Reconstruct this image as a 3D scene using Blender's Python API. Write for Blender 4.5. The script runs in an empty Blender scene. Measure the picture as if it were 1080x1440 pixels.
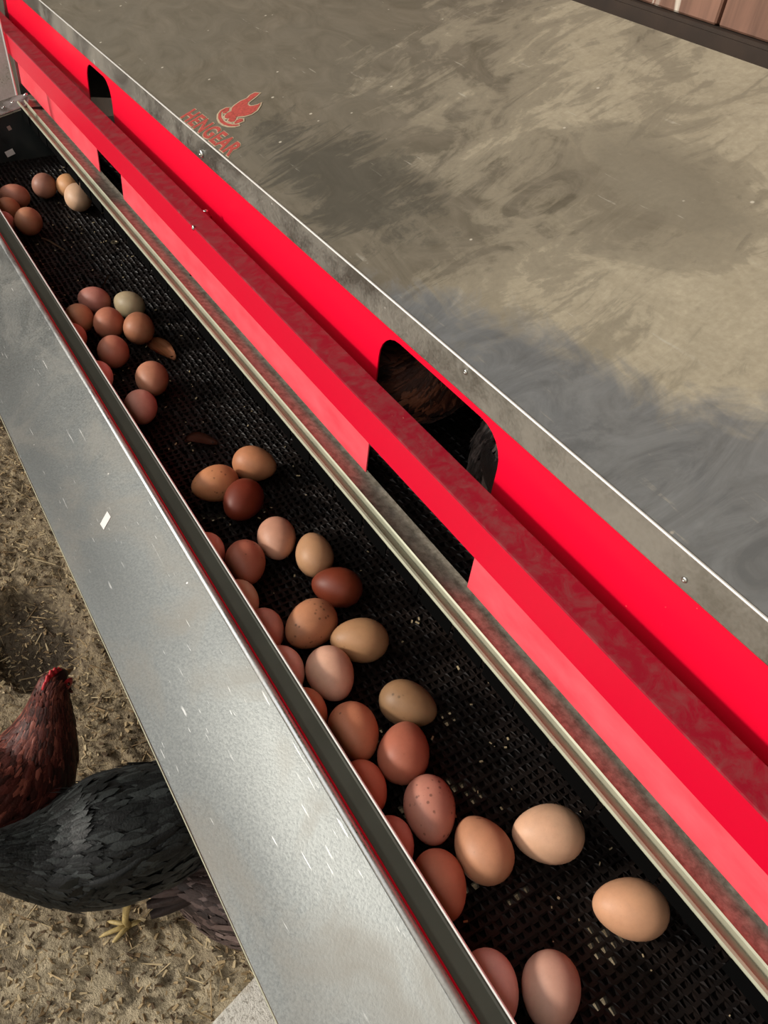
import bpy, bmesh, math, random
from mathutils import Vector, Matrix, noise
random.seed(7)
C = bpy.context.scene.collection
S = bpy.context.scene

# ------------------------------------------------------------------ camera
F = 1120.0
XF = Vector((-0.52947493, -0.61203001, 0.58743133))      # image-space (x right, y down, z forward) axes of the nest box
YR = Vector((0.84227037, -0.2966786, 0.45006936))
DN = Vector((-0.10117765, 0.73307644, 0.67257863))
EX, EY, EZ = -XF, YR, -DN                                 # world x = towards the near end, y = into the box, z = up
CAMH = 1.55
cam_d = bpy.data.cameras.new('camera'); cam = bpy.data.objects.new('camera', cam_d); C.objects.link(cam)
cam_d.sensor_fit = 'VERTICAL'; cam_d.sensor_height = 36.0; cam_d.lens = 36.0 * F / 1440.0
cam_d.clip_start = 0.02; cam_d.clip_end = 60
cam.matrix_world = Matrix(((EX.x, -EX.y, -EX.z, 0), (EY.x, -EY.y, -EY.z, 0), (EZ.x, -EZ.y, -EZ.z, CAMH), (0, 0, 0, 1)))
S.camera = cam

def ray(px, py):
    r = Vector((px - 540, py - 720, F))
    return Vector((r.dot(EX), r.dot(EY), r.dot(EZ)))
def at_y(px, py, y):
    r = ray(px, py); t = y / r.y
    return Vector((0, 0, CAMH)) + r * t
def at_z(px, py, z):
    r = ray(px, py); t = (z - CAMH) / r.z
    return Vector((0, 0, CAMH)) + r * t
def at_plane(px, py, p0, n):
    r = ray(px, py); o = Vector((0, 0, CAMH))
    return o + r * ((Vector(p0) - o).dot(Vector(n)) / r.dot(Vector(n)))

# ------------------------------------------------------------------ world, sun, exposure
w = bpy.data.worlds.new('world'); S.world = w; w.use_nodes = True
wn = w.node_tree.nodes; wl = w.node_tree.links; wn.clear()
wo = wn.new('ShaderNodeOutputWorld'); bg = wn.new('ShaderNodeBackground')
bg.inputs[0].default_value = (1.0, 0.975, 0.94, 1); bg.inputs[1].default_value = 1.6
wl.new(bg.outputs[0], wo.inputs[0])
sd = bpy.data.lights.new('sun', 'SUN'); sd.energy = 3.2; sd.angle = math.radians(7); sd.color = (1.0, 0.93, 0.83)
sun = bpy.data.objects.new('sun', sd); C.objects.link(sun)
sun.rotation_mode = 'QUATERNION'
sun.rotation_quaternion = Vector((0.45, 1.0, -0.45)).to_track_quat('-Z', 'Y')
S.view_settings.view_transform = 'Standard'; S.view_settings.look = 'None'
S.view_settings.gamma = 1.0; S.view_settings.use_curve_mapping = False
S.view_settings.exposure = -0.12

# ------------------------------------------------------------------ material helpers
def srgb(h):
    h = h.lstrip('#'); v = [int(h[i:i+2], 16) / 255 for i in (0, 2, 4)]
    return tuple([(c / 12.92 if c <= 0.04045 else ((c + 0.055) / 1.055) ** 2.4) for c in v] + [1.0])
class NT:
    def __init__(s, name):
        s.m = bpy.data.materials.new(name); s.m.use_nodes = True
        s.n = s.m.node_tree.nodes; s.l = s.m.node_tree.links; s.n.clear()
        s.out = s.n.new('ShaderNodeOutputMaterial'); s.b = s.n.new('ShaderNodeBsdfPrincipled')
        s.l.new(s.b.outputs[0], s.out.inputs[0])
        s.tc = s.n.new('ShaderNodeTexCoord')
    def put(s, sock, v):
        if hasattr(v, 'links'): s.l.new(v, sock)
        elif v is not None: sock.default_value = v
    def map(s, scale=(1, 1, 1), rot=(0, 0, 0), loc=(0, 0, 0)):
        m = s.n.new('ShaderNodeMapping'); s.l.new(s.tc.outputs['Object'], m.inputs[0])
        m.inputs['Scale'].default_value = scale; m.inputs['Rotation'].default_value = rot; m.inputs['Location'].default_value = loc
        return m.outputs[0]
    def noise(s, vec, scale, detail=4, rough=0.55, dist=0.0):
        n = s.n.new('ShaderNodeTexNoise'); s.l.new(vec, n.inputs['Vector'])
        n.inputs['Scale'].default_value = scale; n.inputs['Detail'].default_value = detail
        n.inputs['Roughness'].default_value = rough; n.inputs['Distortion'].default_value = dist
        return n.outputs['Fac']
    def ramp(s, f, stops):
        r = s.n.new('ShaderNodeValToRGB'); s.l.new(f, r.inputs[0]); e = r.color_ramp.elements
        while len(e) < len(stops): e.new(0.5)
        for k, (p, c) in enumerate(stops):
            e[k].position = p; e[k].color = c if not isinstance(c, (int, float)) else (c, c, c, 1)
        return r.outputs[0]
    def mix(s, f, a, b, mode='MIX'):
        m = s.n.new('ShaderNodeMix'); m.data_type = 'RGBA'; m.blend_type = mode
        s.put(m.inputs[0], f); s.put(m.inputs[6], a); s.put(m.inputs[7], b)
        return m.outputs[2]
    def math(s, op, a, b=None, clamp=False):
        m = s.n.new('ShaderNodeMath'); m.operation = op; m.use_clamp = clamp
        s.put(m.inputs[0], a)
        if b is not None: s.put(m.inputs[1], b)
        return m.outputs[0]
    def bump(s, h, strength=0.3, dist=0.002):
        b = s.n.new('ShaderNodeBump'); s.l.new(h, b.inputs['Height'])
        b.inputs['Strength'].default_value = strength; b.inputs['Distance'].default_value = dist
        s.l.new(b.outputs[0], s.b.inputs['Normal'])
    def set(s, col=None, rough=None, metal=None, spec=None):
        if col is not None: s.put(s.b.inputs['Base Color'], col)
        if rough is not None: s.put(s.b.inputs['Roughness'], rough)
        if metal is not None: s.put(s.b.inputs['Metallic'], metal)
        if spec is not None: s.put(s.b.inputs['Specular IOR Level'], spec)
        return s.m
def plain(name, h, rough=0.6, metal=0.0, var=0.0, scale=60):
    t = NT(name); c = srgb(h)
    if var:
        n = t.noise(t.map(), scale, 4)
        d = tuple([x * (1 - var) for x in c[:3]] + [1]); e = tuple([min(1, x * (1 + var)) for x in c[:3]] + [1])
        return t.set(t.ramp(n, [(0.3, d), (0.7, e)]), rough, metal)
    return t.set(c, rough, metal)

def steel(name, base, dust, amount, rough=0.34, scratch=True, wave=0.0):
    t = NT(name)
    sp = t.noise(t.map((1, 1, 1)), 420, 3, 0.6)
    cl = t.noise(t.map((1, 1.4, 1)), 9, 4, 0.6, 0.6)
    c = t.mix(t.ramp(sp, [(0.35, 0.0), (0.7, 1.0)]), tuple([x * 0.82 for x in srgb(base)[:3]] + [1]), srgb(base))
    d = t.ramp(cl, [(0.62 - amount * 0.4, 0.0), (0.80 - amount * 0.3, amount)])
    c = t.mix(d, c, srgb(dust))
    r = t.math('ADD', t.ramp(sp, [(0.3, rough - 0.06), (0.7, rough + 0.1)]), t.math('MULTIPLY', d, 0.35), True)
    if scratch:
        m = None
        for rz_, sc_, k_ in ((0.9, 14, 0.0), (1.5, 22, 3.1), (0.35, 18, 7.7), (1.15, 40, 5.2)):
            s1 = t.noise(t.map((sc_, sc_ * 20, sc_), (0, 0, rz_), (k_, k_, 0)), 1.0, 2, 0.5)
            s2 = t.noise(t.map((3, 3, 3), (0, 0, 0), (k_, 0, k_)), 4.0, 3, 0.6)
            q = t.math('MULTIPLY', t.ramp(s1, [(0.71, 0.0), (0.74, 0.65)]), t.ramp(s2, [(0.53, 0.0), (0.60, 1.0)]))
            m = q if m is None else t.math('MAXIMUM', m, q)
        c = t.mix(m, c, srgb('eeeeea'))
        vo = t.n.new('ShaderNodeTexVoronoi'); t.l.new(t.map(), vo.inputs['Vector']); vo.inputs['Scale'].default_value = 34
        c = t.mix(t.math('MULTIPLY', t.ramp(vo.outputs['Distance'], [(0.03, 0.9), (0.045, 0.0)]), t.ramp(cl, [(0.5, 0.0), (0.55, 1.0)])), c, srgb('e4e2da'))
    t.set(c, r, t.math('SUBTRACT', 1.0, d, True))
    wav = t.noise(t.map((1, 1.5, 1)), 6, 1, 0.4)
    t.bump(t.math('ADD', t.math('MULTIPLY', sp, 0.025), t.math('MULTIPLY', wav, wave)), 1.0 if wave else 0.3, 0.004)
    return t.m

M = {}
M['lid'] = steel('galvanised_lid', '878a88', '857f74', 0.4, 0.38, True, 0.55)
M['flange'] = plain('dark_galvanised_flange', '62665f', 0.3, 0.85, 0.15, 12)
M['roll'] = steel('galvanised_roll', 'cfd2d4', 'a09c90', 0.5, 0.3, False)
M['edge'] = plain('bright_steel_edge', 'e2e2de', 0.4, 0.45)
M['rail'] = plain('galvanised_rail', '9c9d88', 0.5, 0.2, 0.12, 40)
M['inner'] = steel('dull_inner_steel', '4a5254', '4b443a', 0.4, 0.5, False)
M['lip'] = steel('galvanised_lip', '97958e', '857e72', 0.5, 0.38)
M['bolt'] = plain('zinc_bolt', 'c8cac8', 0.25, 1.0)
M['nest_dark'] = plain('nest_inside_shade', '171412', 0.7)  # shade inside the nest put into a near-black colour
M['sticker'] = plain('white_paper', 'e8e6e2', 0.7)

def roof_mat():
    t = NT('dusty_roof_steel')
    v = t.map((1, 1, 1))
    warp = t.noise(v, 7.0, 3, 0.5)
    big = t.noise(t.map((1.0, 1.4, 1.0), (0, 0, 0.35)), 5.0, 6, 0.62, 1.2)
    wisp = t.noise(t.map((3.0, 7.0, 2.0), (0, 0, 0.9)), 3.2, 7, 0.68, 1.8)
    wisp2 = t.noise(t.map((7.0, 3.0, 2.0), (0, 0, 0.3)), 3.0, 7, 0.7, 2.2)
    fine = t.noise(v, 190, 4, 0.65)
    sx = t.n.new('ShaderNodeSeparateXYZ'); t.l.new(v, sx.inputs[0]); X, Y = sx.outputs[0], sx.outputs[1]
    def around(px, py, rx, ry):
        a = t.math('POWER', t.math('DIVIDE', t.math('SUBTRACT', X, px), rx), 2.0); b = t.math('POWER', t.math('DIVIDE', t.math('SUBTRACT', Y, py), ry), 2.0)
        return t.math('SUBTRACT', 1.0, t.math('SQRT', t.math('ADD', a, b)))
    def nz(n, k): return t.math('MULTIPLY', t.math('SUBTRACT', n, 0.5), k)
    # settled dust grows towards the back and the near end; rubbed clean along the near front edge
    g = t.math('ADD', t.math('MULTIPLY', t.math('ADD', X, 0.9), 0.80), t.math('MULTIPLY', t.math('SUBTRACT', Y, 0.37), 0.80))
    g = t.math('ADD', t.math('ADD', g, nz(big, 0.9)), nz(wisp2, 0.75))
    rub = t.ramp(t.math('ADD', around(-0.46, 0.60, 0.15, 0.10), nz(big, 1.5)), [(0.12, 0.0), (0.17, 0.35), (0.55, 0.7)])
    dust1 = t.math('MULTIPLY', t.ramp(g, [(0.26, 0.0), (0.36, 0.32), (0.46, 0.42), (0.52, 0.72), (0.80, 1.0)]), t.math('SUBTRACT', 1.0, rub, True), True)
    blue = t.ramp(t.math('ADD', t.math('SUBTRACT', t.math('ADD', 0.055, t.math('MULTIPLY', t.math('ADD', X, 0.45), 0.30)), t.math('SUBTRACT', Y, 0.366)), t.math('ADD', nz(big, 0.16), nz(wisp, 0.10))), [(0.0, 0.0), (0.045, 1.0)])
    steelc = t.mix(t.ramp(wisp2, [(0.35, 0.0), (0.7, 1.0)]), srgb('6a6f73'), srgb('868c91'))
    film = t.mix(t.ramp(wisp, [(0.32, 0.0), (0.70, 1.0)]), srgb('5a5446'), srgb('777062'))
    film = t.mix(t.ramp(big, [(0.35, 0.0), (0.65, 0.5)]), film, srgb('686459'))
    dust = t.mix(t.ramp(fine, [(0.3, 0.0), (0.7, 1.0)]), srgb('a39a85'), srgb('b5ac96'))
    dust = t.mix(t.ramp(wisp, [(0.45, 0.0), (0.65, 0.4)]), dust, srgb('8e8570'))
    c = t.mix(dust1, film, dust)
    c = t.mix(t.math('MULTIPLY', blue, 0.85), c, steelc)
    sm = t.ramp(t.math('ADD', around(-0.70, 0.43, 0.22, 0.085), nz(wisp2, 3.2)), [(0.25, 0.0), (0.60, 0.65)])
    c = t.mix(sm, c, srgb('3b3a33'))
    sc = t.noise(t.map((16, 190, 16), (0, 0, 1.15)), 1.0, 3, 0.5)
    m = t.math('MULTIPLY', t.ramp(sc, [(0.69, 0.0), (0.72, 0.5)]), t.ramp(wisp2, [(0.45, 0.0), (0.6, 1.0)]))
    c = t.mix(m, c, srgb('b0ac9f'))
    sp = t.n.new('ShaderNodeTexVoronoi'); t.l.new(v, sp.inputs['Vector']); sp.inputs['Scale'].default_value = 26
    c = t.mix(t.ramp(sp.outputs['Distance'], [(0.035, 0.8), (0.055, 0.0)]), c, srgb('c9c3b4'))
    cov = t.math('SUBTRACT', 1.0, blue, True)
    t.set(c, t.math('ADD', 0.42, t.math('MULTIPLY', cov, 0.26)), t.math('MULTIPLY', blue, 0.35), 0.4)
    t.bump(t.math('ADD', fine, wisp), 0.08, 0.001)
    return t.m
M['roof'] = roof_mat()

def red_mat(name, dirt, base='e4082f', low=False):
    t = NT(name); v = t.map()
    f = t.noise(t.map((1, 1, 1)), 60, 8, 0.78, 0.5)
    g = t.noise(t.map((40, 40, 40)), 6, 3)
    lo, hi = (0.44, 0.66) if dirt > 0.3 else (0.66, 0.78)
    d = t.ramp(f, [(lo, 0.06 if dirt > 0.3 else 0.0), (hi, dirt)])
    c = t.mix(d, srgb(base), srgb('7a4a48'))
    c = t.mix(t.ramp(g, [(0.76, 0.0), (0.80, 0.5)]), c, srgb('e8a090'))
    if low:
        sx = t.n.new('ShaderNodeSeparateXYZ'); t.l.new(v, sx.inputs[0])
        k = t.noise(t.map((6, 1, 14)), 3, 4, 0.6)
        lowf = t.math('MULTIPLY', t.ramp(t.math('MULTIPLY', sx.outputs[2], 0.5), [(0.532, 1.0), (0.541, 0.0)]), t.ramp(k, [(0.3, 0.55), (0.7, 1.0)]))  # bounced light painted into the colour: paler low on the panel
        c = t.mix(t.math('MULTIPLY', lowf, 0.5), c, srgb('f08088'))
    t.set(c, t.math('ADD', 0.36, t.math('MULTIPLY', d, 0.5)), 0.0, 0.22)
    return t.m
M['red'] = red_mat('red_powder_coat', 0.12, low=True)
M['redbar'] = red_mat('red_powder_coat_bar', 0.10, 'c80029')
M['redtop'] = red_mat('red_powder_coat_dusty_shaded', 0.6, '8c0522')  # dusty bar top, its dimness under grazing light put into a darker base
def shelf_mat():
    t = NT('dusty_shelf_steel')
    n = t.noise(t.map((1, 1, 1)), 130, 5, 0.7); k = t.noise(t.map((1, 1, 1)), 24, 3)
    c = t.mix(t.ramp(n, [(0.35, 0.0), (0.65, 1.0)]), srgb('7d7668'), srgb('b8af9e'))
    c = t.mix(t.ramp(k, [(0.55, 0.0), (0.75, 0.5)]), c, srgb('8b8c88'))
    t.set(c, 0.6, 0.05); t.bump(n, 0.4, 0.002)
    return t.m
M['shelf'] = shelf_mat()
def mat_mat():
    t = NT('black_plastic_mat'); n = t.noise(t.map(), 45, 5, 0.7); k = t.noise(t.map(), 5, 3)
    c = t.mix(t.ramp(n, [(0.4, 0.0), (0.75, 1.0)]), srgb('0b0605'), srgb('1e140f'))
    c = t.mix(t.ramp(k, [(0.5, 0.0), (0.75, 0.25)]), c, srgb('2c1e15'))
    t.set(c, 0.55, 0.0, 0.35); return t.m
M['mat'] = mat_mat()

# ------------------------------------------------------------------ object helpers
def obj(name, bm, mat, parent=None, smooth=False, loc=None):
    me = bpy.data.meshes.new(name); bm.normal_update(); bm.to_mesh(me); bm.free()
    o = bpy.data.objects.new(name, me); C.objects.link(o)
    for m in (mat if isinstance(mat, (list, tuple)) else [mat]): me.materials.append(m)
    if smooth:
        for p in me.polygons: p.use_smooth = True
    if parent is not None: o.parent = parent
    if loc is not None: o.location = loc
    return o
def empty(name, loc=(0, 0, 0), rz=0):
    o = bpy.data.objects.new(name, None); C.objects.link(o); o.location = loc; o.rotation_euler = (0, 0, rz)
    o.empty_display_size = 0.05
    return o
def tag(o, label, cat, group=None):
    o['label'] = label; o['category'] = cat
    if group: o['group'] = group
    return o
def bx(bm, x0, x1, y0, y1, z0, z1):
    v = [bm.verts.new((x, y, z)) for x in (x0, x1) for y in (y0, y1) for z in (z0, z1)]
    for f in ((0, 1, 3, 2), (4, 6, 7, 5), (0, 4, 5, 1), (2, 3, 7, 6), (0, 2, 6, 4), (1, 5, 7, 3)):
        bm.faces.new([v[i] for i in f])
    return v
def zd(d): return CAMH - d                                     # depth below the camera -> height
def sheet(bm, pts, x0, x1, th=0.0012, nx=1):
    """bent sheet metal: a (y, depth) profile with thickness th swept along x"""
    P = [Vector((y, zd(d))) for y, d in pts]; n = len(P); off = []
    for i in range(n):
        a = P[max(i - 1, 0)]; b = P[min(i + 1, n - 1)]; t = (b - a).normalized()
        off.append(P[i] + Vector((t.y, -t.x)) * th)
    ring = P + off[::-1]; cols = []
    for k in range(nx + 1):
        x = x0 + (x1 - x0) * k / nx
        cols.append([bm.verts.new((x, p.x, p.y)) for p in ring])
    m = len(ring)
    for k in range(nx):
        for i in range(m):
            j = (i + 1) % m
            bm.faces.new((cols[k][i], cols[k][j], cols[k + 1][j], cols[k + 1][i]))
    for c, flip in ((cols[0], False), (cols[-1], True)):
        for i in range(n - 1):
            q = [c[i], c[i + 1], c[m - 2 - i], c[m - 1 - i]]
            bm.faces.new(q if flip else q[::-1])
def tube(bm, pts, r, seg=8, cap=True):
    """swept tube; r a number or one per point"""
    rs = r if isinstance(r, (list, tuple)) else [r] * len(pts); P = [Vector(p) for p in pts]; rings = []
    for i, p in enumerate(P):
        t = (P[min(i + 1, len(P) - 1)] - P[max(i - 1, 0)]).normalized()
        a = t.orthogonal().normalized() if abs(t.z) > 0.95 else t.cross(Vector((0, 0, 1))).normalized()
        b = t.cross(a)
        rings.append([bm.verts.new(p + (a * math.cos(2 * math.pi * k / seg) + b * math.sin(2 * math.pi * k / seg)) * rs[i]) for k in range(seg)])
    for i in range(len(rings) - 1):
        for k in range(seg):
            bm.faces.new((rings[i][k], rings[i][(k + 1) % seg], rings[i + 1][(k + 1) % seg], rings[i + 1][k]))
    if cap:
        bm.faces.new(rings[0][::-1]); bm.faces.new(rings[-1])
def screw(parent, p, n, r=0.005, name='screw'):
    """domed screw head with a recessed cross, sitting on a surface at p with normal n"""
    bm = bmesh.new(); R = []
    for rr, h in ((1.0, 0.0), (1.0, 0.18), (0.8, 0.42), (0.45, 0.55), (0.22, 0.5), (0.2, 0.25)):
        R.append([bm.verts.new((rr * r * math.cos(a * math.pi / 6), rr * r * math.sin(a * math.pi / 6), h * r)) for a in range(12)])
    for i in range(len(R) - 1):
        for k in range(12): bm.faces.new((R[i][k], R[i][(k + 1) % 12], R[i + 1][(k + 1) % 12], R[i + 1][k]))
    bm.faces.new(R[-1])
    q = Vector(n).to_track_quat('Z', 'Y').to_matrix()
    for v in bm.verts: v.co = q @ v.co + Vector(p)
    return obj(name, bm, M['bolt'], parent, True)

# ------------------------------------------------------------------ SETTING: floor, back wall
FX0, FX1, FY0, FY1 = -3.6, 1.2, -1.2, 1.3
def ground_h(x, y):
    h = 0.012 * noise.fractal(Vector((x * 7, y * 7, 0)), 1.0, 2.0, 3) + 0.010 * noise.noise(Vector((x * 42, y * 42, 3)))
    h += 0.007 * noise.noise(Vector((x * 95, y * 95, 9)))
    hc = HOLE; d = math.hypot((x - hc.x) / 0.17, (y - hc.y) / 0.10) + 0.25 * noise.noise(Vector((x * 14, y * 14, 5)))
    h -= 0.05 * max(0.0, min(1.0, (1.12 - d) / 0.28))
    return h
HOLE = at_z(45, 893, 0.0)
bm = bmesh.new()
xs = [FX0 + 0.14 * i for i in range(8)] + [-2.48 + 0.009 * i for i in range(260)] + [-0.12 + 0.12 * i for i in range(12)]
ys = [FY0 + 0.1 * i for i in range(8)] + [-0.42 + 0.009 * i for i in range(85)] + [0.36 + 0.1 * i for i in range(10)]
G = [[bm.verts.new((x, y, ground_h(x, y))) for y in ys] for x in xs]
for i in range(len(xs) - 1):
    for j in range(len(ys) - 1): bm.faces.new((G[i][j], G[i + 1][j], G[i + 1][j + 1], G[i][j + 1]))
def floor_mat():
    t = NT('dry_litter_soil'); v = t.map()
    a = t.noise(v, 5.5, 5, 0.6, 0.5); b = t.noise(v, 55, 6, 0.7, 0.8); c_ = t.noise(v, 210, 4, 0.7)
    c = t.mix(t.ramp(b, [(0.33, 0.0), (0.66, 1.0)]), srgb('604f39'), srgb('cbb793'))
    c = t.mix(t.ramp(a, [(0.42, 0.0), (0.62, 1.0)]), t.mix(0.45, c, srgb('5a4a36')), c)
    c = t.mix(t.ramp(c_, [(0.58, 0.0), (0.75, 0.7)]), c, srgb('d0bd98'))
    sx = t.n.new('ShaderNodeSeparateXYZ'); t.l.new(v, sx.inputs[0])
    dry = t.ramp(t.math('ADD', t.math('MULTIPLY', t.math('ADD', sx.outputs[0], 0.95), 1.6), t.math('SUBTRACT', t.math('MULTIPLY', a, 0.8), t.math('MULTIPLY', sx.outputs[1], 1.2))), [(0.75, 0.0), (1.15, 0.55)])  # sun patch painted into the soil colour, paler towards the near front
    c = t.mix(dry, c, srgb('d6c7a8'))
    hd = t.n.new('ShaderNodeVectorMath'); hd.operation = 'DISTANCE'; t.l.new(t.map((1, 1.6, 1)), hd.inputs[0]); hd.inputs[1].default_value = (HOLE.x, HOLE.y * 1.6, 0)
    hollow_dark = t.ramp(t.math('ADD', hd.outputs['Value'], t.math('MULTIPLY', t.math('SUBTRACT', b, 0.5), 0.12)), [(0.13, 0.8), (0.19, 0.0)])  # darker soil in and around the hollow
    c = t.mix(hollow_dark, c, srgb('33271b'))
    e_ = t.noise(v, 17, 5, 0.7, 0.6)
    c = t.mix(t.ramp(e_, [(0.54, 0.0), (0.64, 0.6)]), c, srgb('4a3c2b'))
    t.set(c, 0.85); t.bump(t.math('ADD', b, c_), 0.9, 0.008); return t.m
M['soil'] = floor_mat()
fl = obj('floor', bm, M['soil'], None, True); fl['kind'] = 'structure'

# litter: chips and straw, nobody could count it
def litter(n, name, mats, xr, yr, smin, smax, slim):
    bm = bmesh.new()
    for k in range(n):
        x = random.uniform(*xr); y = random.uniform(*yr); L = random.uniform(smin, smax); W = L * random.uniform(*slim); T = W * 0.35
        R = Matrix.Rotation(random.uniform(0, 6.283), 3, 'Z') @ Matrix.Rotation(random.uniform(-0.5, 0.5), 3, 'X') @ Matrix.Rotation(random.uniform(-0.4, 0.4), 3, 'Y')
        p = Vector((x, y, ground_h(x, y) + T * 0.6)); c = []
        for dx, dy, dz in ((-1, -1, -1), (-1, 1, -1), (1, 0.6, -1), (1, -0.6, -1), (-1, -1, 1), (-1, 0.8, 1), (0.9, 0.5, 1), (1.0, -0.6, 1)):
            c.append(bm.verts.new(p + R @ Vector((dx * L / 2, dy * W / 2, dz * T / 2))))
        mi = random.randrange(len(mats))
        for f in ((0, 3, 2, 1), (4, 5, 6, 7), (0, 1, 5, 4), (1, 2, 6, 5), (2, 3, 7, 6), (3, 0, 4, 7)):
            bm.faces.new([c[i] for i in f]).material_index = mi
    o = obj(name, bm, mats); o['kind'] = 'stuff'; return o
chipm = [plain('chip_pale', 'a08a66', 0.8, 0, 0.15), plain('chip_tan', '7d6748', 0.85, 0, 0.15), plain('chip_dark', '4e3d2a', 0.9, 0, 0.2), plain('chip_bleached', 'b5a27e', 0.8, 0, 0.1)]
o = litter(15000, 'wood_chips', chipm, (-2.5, -0.25), (-0.42, 0.34), 0.003, 0.013, (0.2, 0.6)); tag(o, 'pale and brown wood chips scattered over the coop floor', 'litter')
o = litter(1300, 'straw', chipm[:2] + chipm[3:], (-2.5, -0.25), (-0.42, 0.34), 0.03, 0.075, (0.03, 0.06)); tag(o, 'thin dry straw stalks scattered over the coop floor', 'straw')

def wood_mat():
    t = NT('stained_red_brown_boards'); g = t.noise(t.map((30, 30, 2.5)), 1.5, 5, 0.6, 0.5); s = t.noise(t.map((22, 22, 3.0)), 1.2, 4, 0.6, 0.8)
    c = t.mix(t.ramp(g, [(0.3, 0.0), (0.7, 1.0)]), srgb('5c4032'), srgb('8c6552'))
    c = t.mix(t.ramp(s, [(0.60, 0.0), (0.66, 0.85)]), c, srgb('d9cfbf'))
    t.set(c, 0.7); t.bump(g, 0.3, 0.002); return t.m
M['wood'] = wood_mat(); M['darkwood'] = plain('dark_brown_timber', '2f2218', 0.8, 0, 0.3, 30)
WY = 0.885
wall = obj('wall_back', (lambda b: (bx(b, -3.6, 1.2, WY + 0.022, WY + 0.06, -0.05, 2.6), b)[1])(bmesh.new()), M['darkwood']); wall['kind'] = 'structure'
x = -3.6; pk = 0
while x < 1.15:
    wd = 0.145 + 0.02 * random.random(); bm = bmesh.new()
    bx(bm, x + 0.002, x + wd - 0.003, WY + 0.002 * random.random(), WY + 0.0215, zd(0.165), 2.55)
    bmesh.ops.bevel(bm, geom=[e for e in bm.edges], offset=0.002, segments=1, affect='EDGES')
    obj('plank', bm, M['wood'], wall); x += wd
bm = bmesh.new(); bx(bm, -3.6, 1.2, WY - 0.012, WY + 0.0215, 0.95, zd(0.166)); bmesh.ops.bevel(bm, geom=bm.edges[:], offset=0.004, segments=2, affect='EDGES')
o = obj('shade_board_1', bm, M['darkwood']); o['kind'] = 'structure'  # dark board standing in for the shadow band below the planks

# the rest of the shed: ceiling, end walls, low front wall (open front), all unseen
def struct_box(name, x0, x1, y0, y1, z0, z1, mat):
    b_ = bmesh.new(); bx(b_, x0, x1, y0, y1, z0, z1); bmesh.ops.recalc_face_normals(b_, faces=b_.faces[:])
    o_ = obj(name, b_, mat); o_['kind'] = 'structure'; return o_
M['shed'] = plain('unseen_grey_brown_boards', '94897a', 0.8, 0, 0.25, 8)
struct_box('unseen_ceiling', -5.0, 3.0, -0.9, WY + 0.07, 3.25, 3.3, M['shed'])  # added to dim the light from above, cut short to let sky in
struct_box('unseen_wall_left', -5.05, -5.0, -3.0, WY + 0.07, -0.05, 3.25, M['shed'])
struct_box('unseen_wall_right', 3.0, 3.05, -3.0, WY + 0.07, -0.05, 3.25, M['shed'])
struct_box('shade_wall_front', -5.0, -2.55, -3.06, -3.0, -0.05, 1.25, M['shed'])  # unseen low wall added to shade the far part of the floor
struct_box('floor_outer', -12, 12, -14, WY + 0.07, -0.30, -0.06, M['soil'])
struct_box('wall_back_outer', -5.0, -3.6, WY + 0.022, WY + 0.06, -0.05, 3.25, M['shed'])
struct_box('wall_back_upper', -3.6, 3.0, WY + 0.022, WY + 0.06, 2.6, 3.25, M['shed'])
struct_box('wall_back_end', 1.2, 3.0, WY + 0.022, WY + 0.06, -0.05, 2.6, M['shed'])

# pale slab at the bottom left
p1 = at_z(290, 1446, 0.055); p2 = at_z(357, 1374, 0.055); dr = (p2 - p1).normalized(); pr = Vector((dr.y, -dr.x, 0))
if pr.x < 0: pr = -pr
bm = bmesh.new(); a = p1 - dr * 0.10; b = p1 + dr * 0.40; q = [a, b, b + pr * 0.30, a + pr * 0.30]
lo = [bm.verts.new((v.x, v.y, -0.01)) for v in q]; hi = [bm.verts.new((v.x, v.y, 0.055)) for v in q]
bm.faces.new(lo[::-1]); bm.faces.new(hi)
for i in range(4): bm.faces.new((lo[i], lo[(i + 1) % 4], hi[(i + 1) % 4], hi[i]))
bmesh.ops.recalc_face_normals(bm, faces=bm.faces[:]); bmesh.ops.bevel(bm, geom=bm.edges[:], offset=0.005, segments=2, affect='EDGES')
t = NT('pale_gritty_concrete'); n1 = t.noise(t.map((1, 1, 1)), 120, 5, 0.75); n2 = t.noise(t.map(), 30, 4)
c = t.mix(t.ramp(n1, [(0.34, 0.0), (0.48, 1.0)]), srgb('8f877a'), srgb('e0dcd2')); c = t.mix(t.ramp(n2, [(0.55, 0.0), (0.75, 0.6)]), c, srgb('a99a84'))
t.set(c, 0.85); t.bump(n1, 0.8, 0.004)
tag(obj('concrete_slab', bm, t.m), 'pale gritty concrete slab lying on the floor under the near end of the metal lid', 'slab')

# ------------------------------------------------------------------ NEST BOX
BX0, BX1 = -1.925, 0.16
box = empty('nest_box', (-0.88, 0.6, 0)); tag(box, 'roll-away poultry nest box with red front, galvanised roof and open egg tray', 'nest box')
def part(name, bm, mat, smooth=False, parent=None):
    o = obj(name, bm, mat, None, smooth)
    pp = parent or box
    o.parent = pp
    o.location = Vector((0, 0, 0)) - (box.location if pp is box else Vector((0, 0, 0)))
    return o
PY = 0.376
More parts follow.
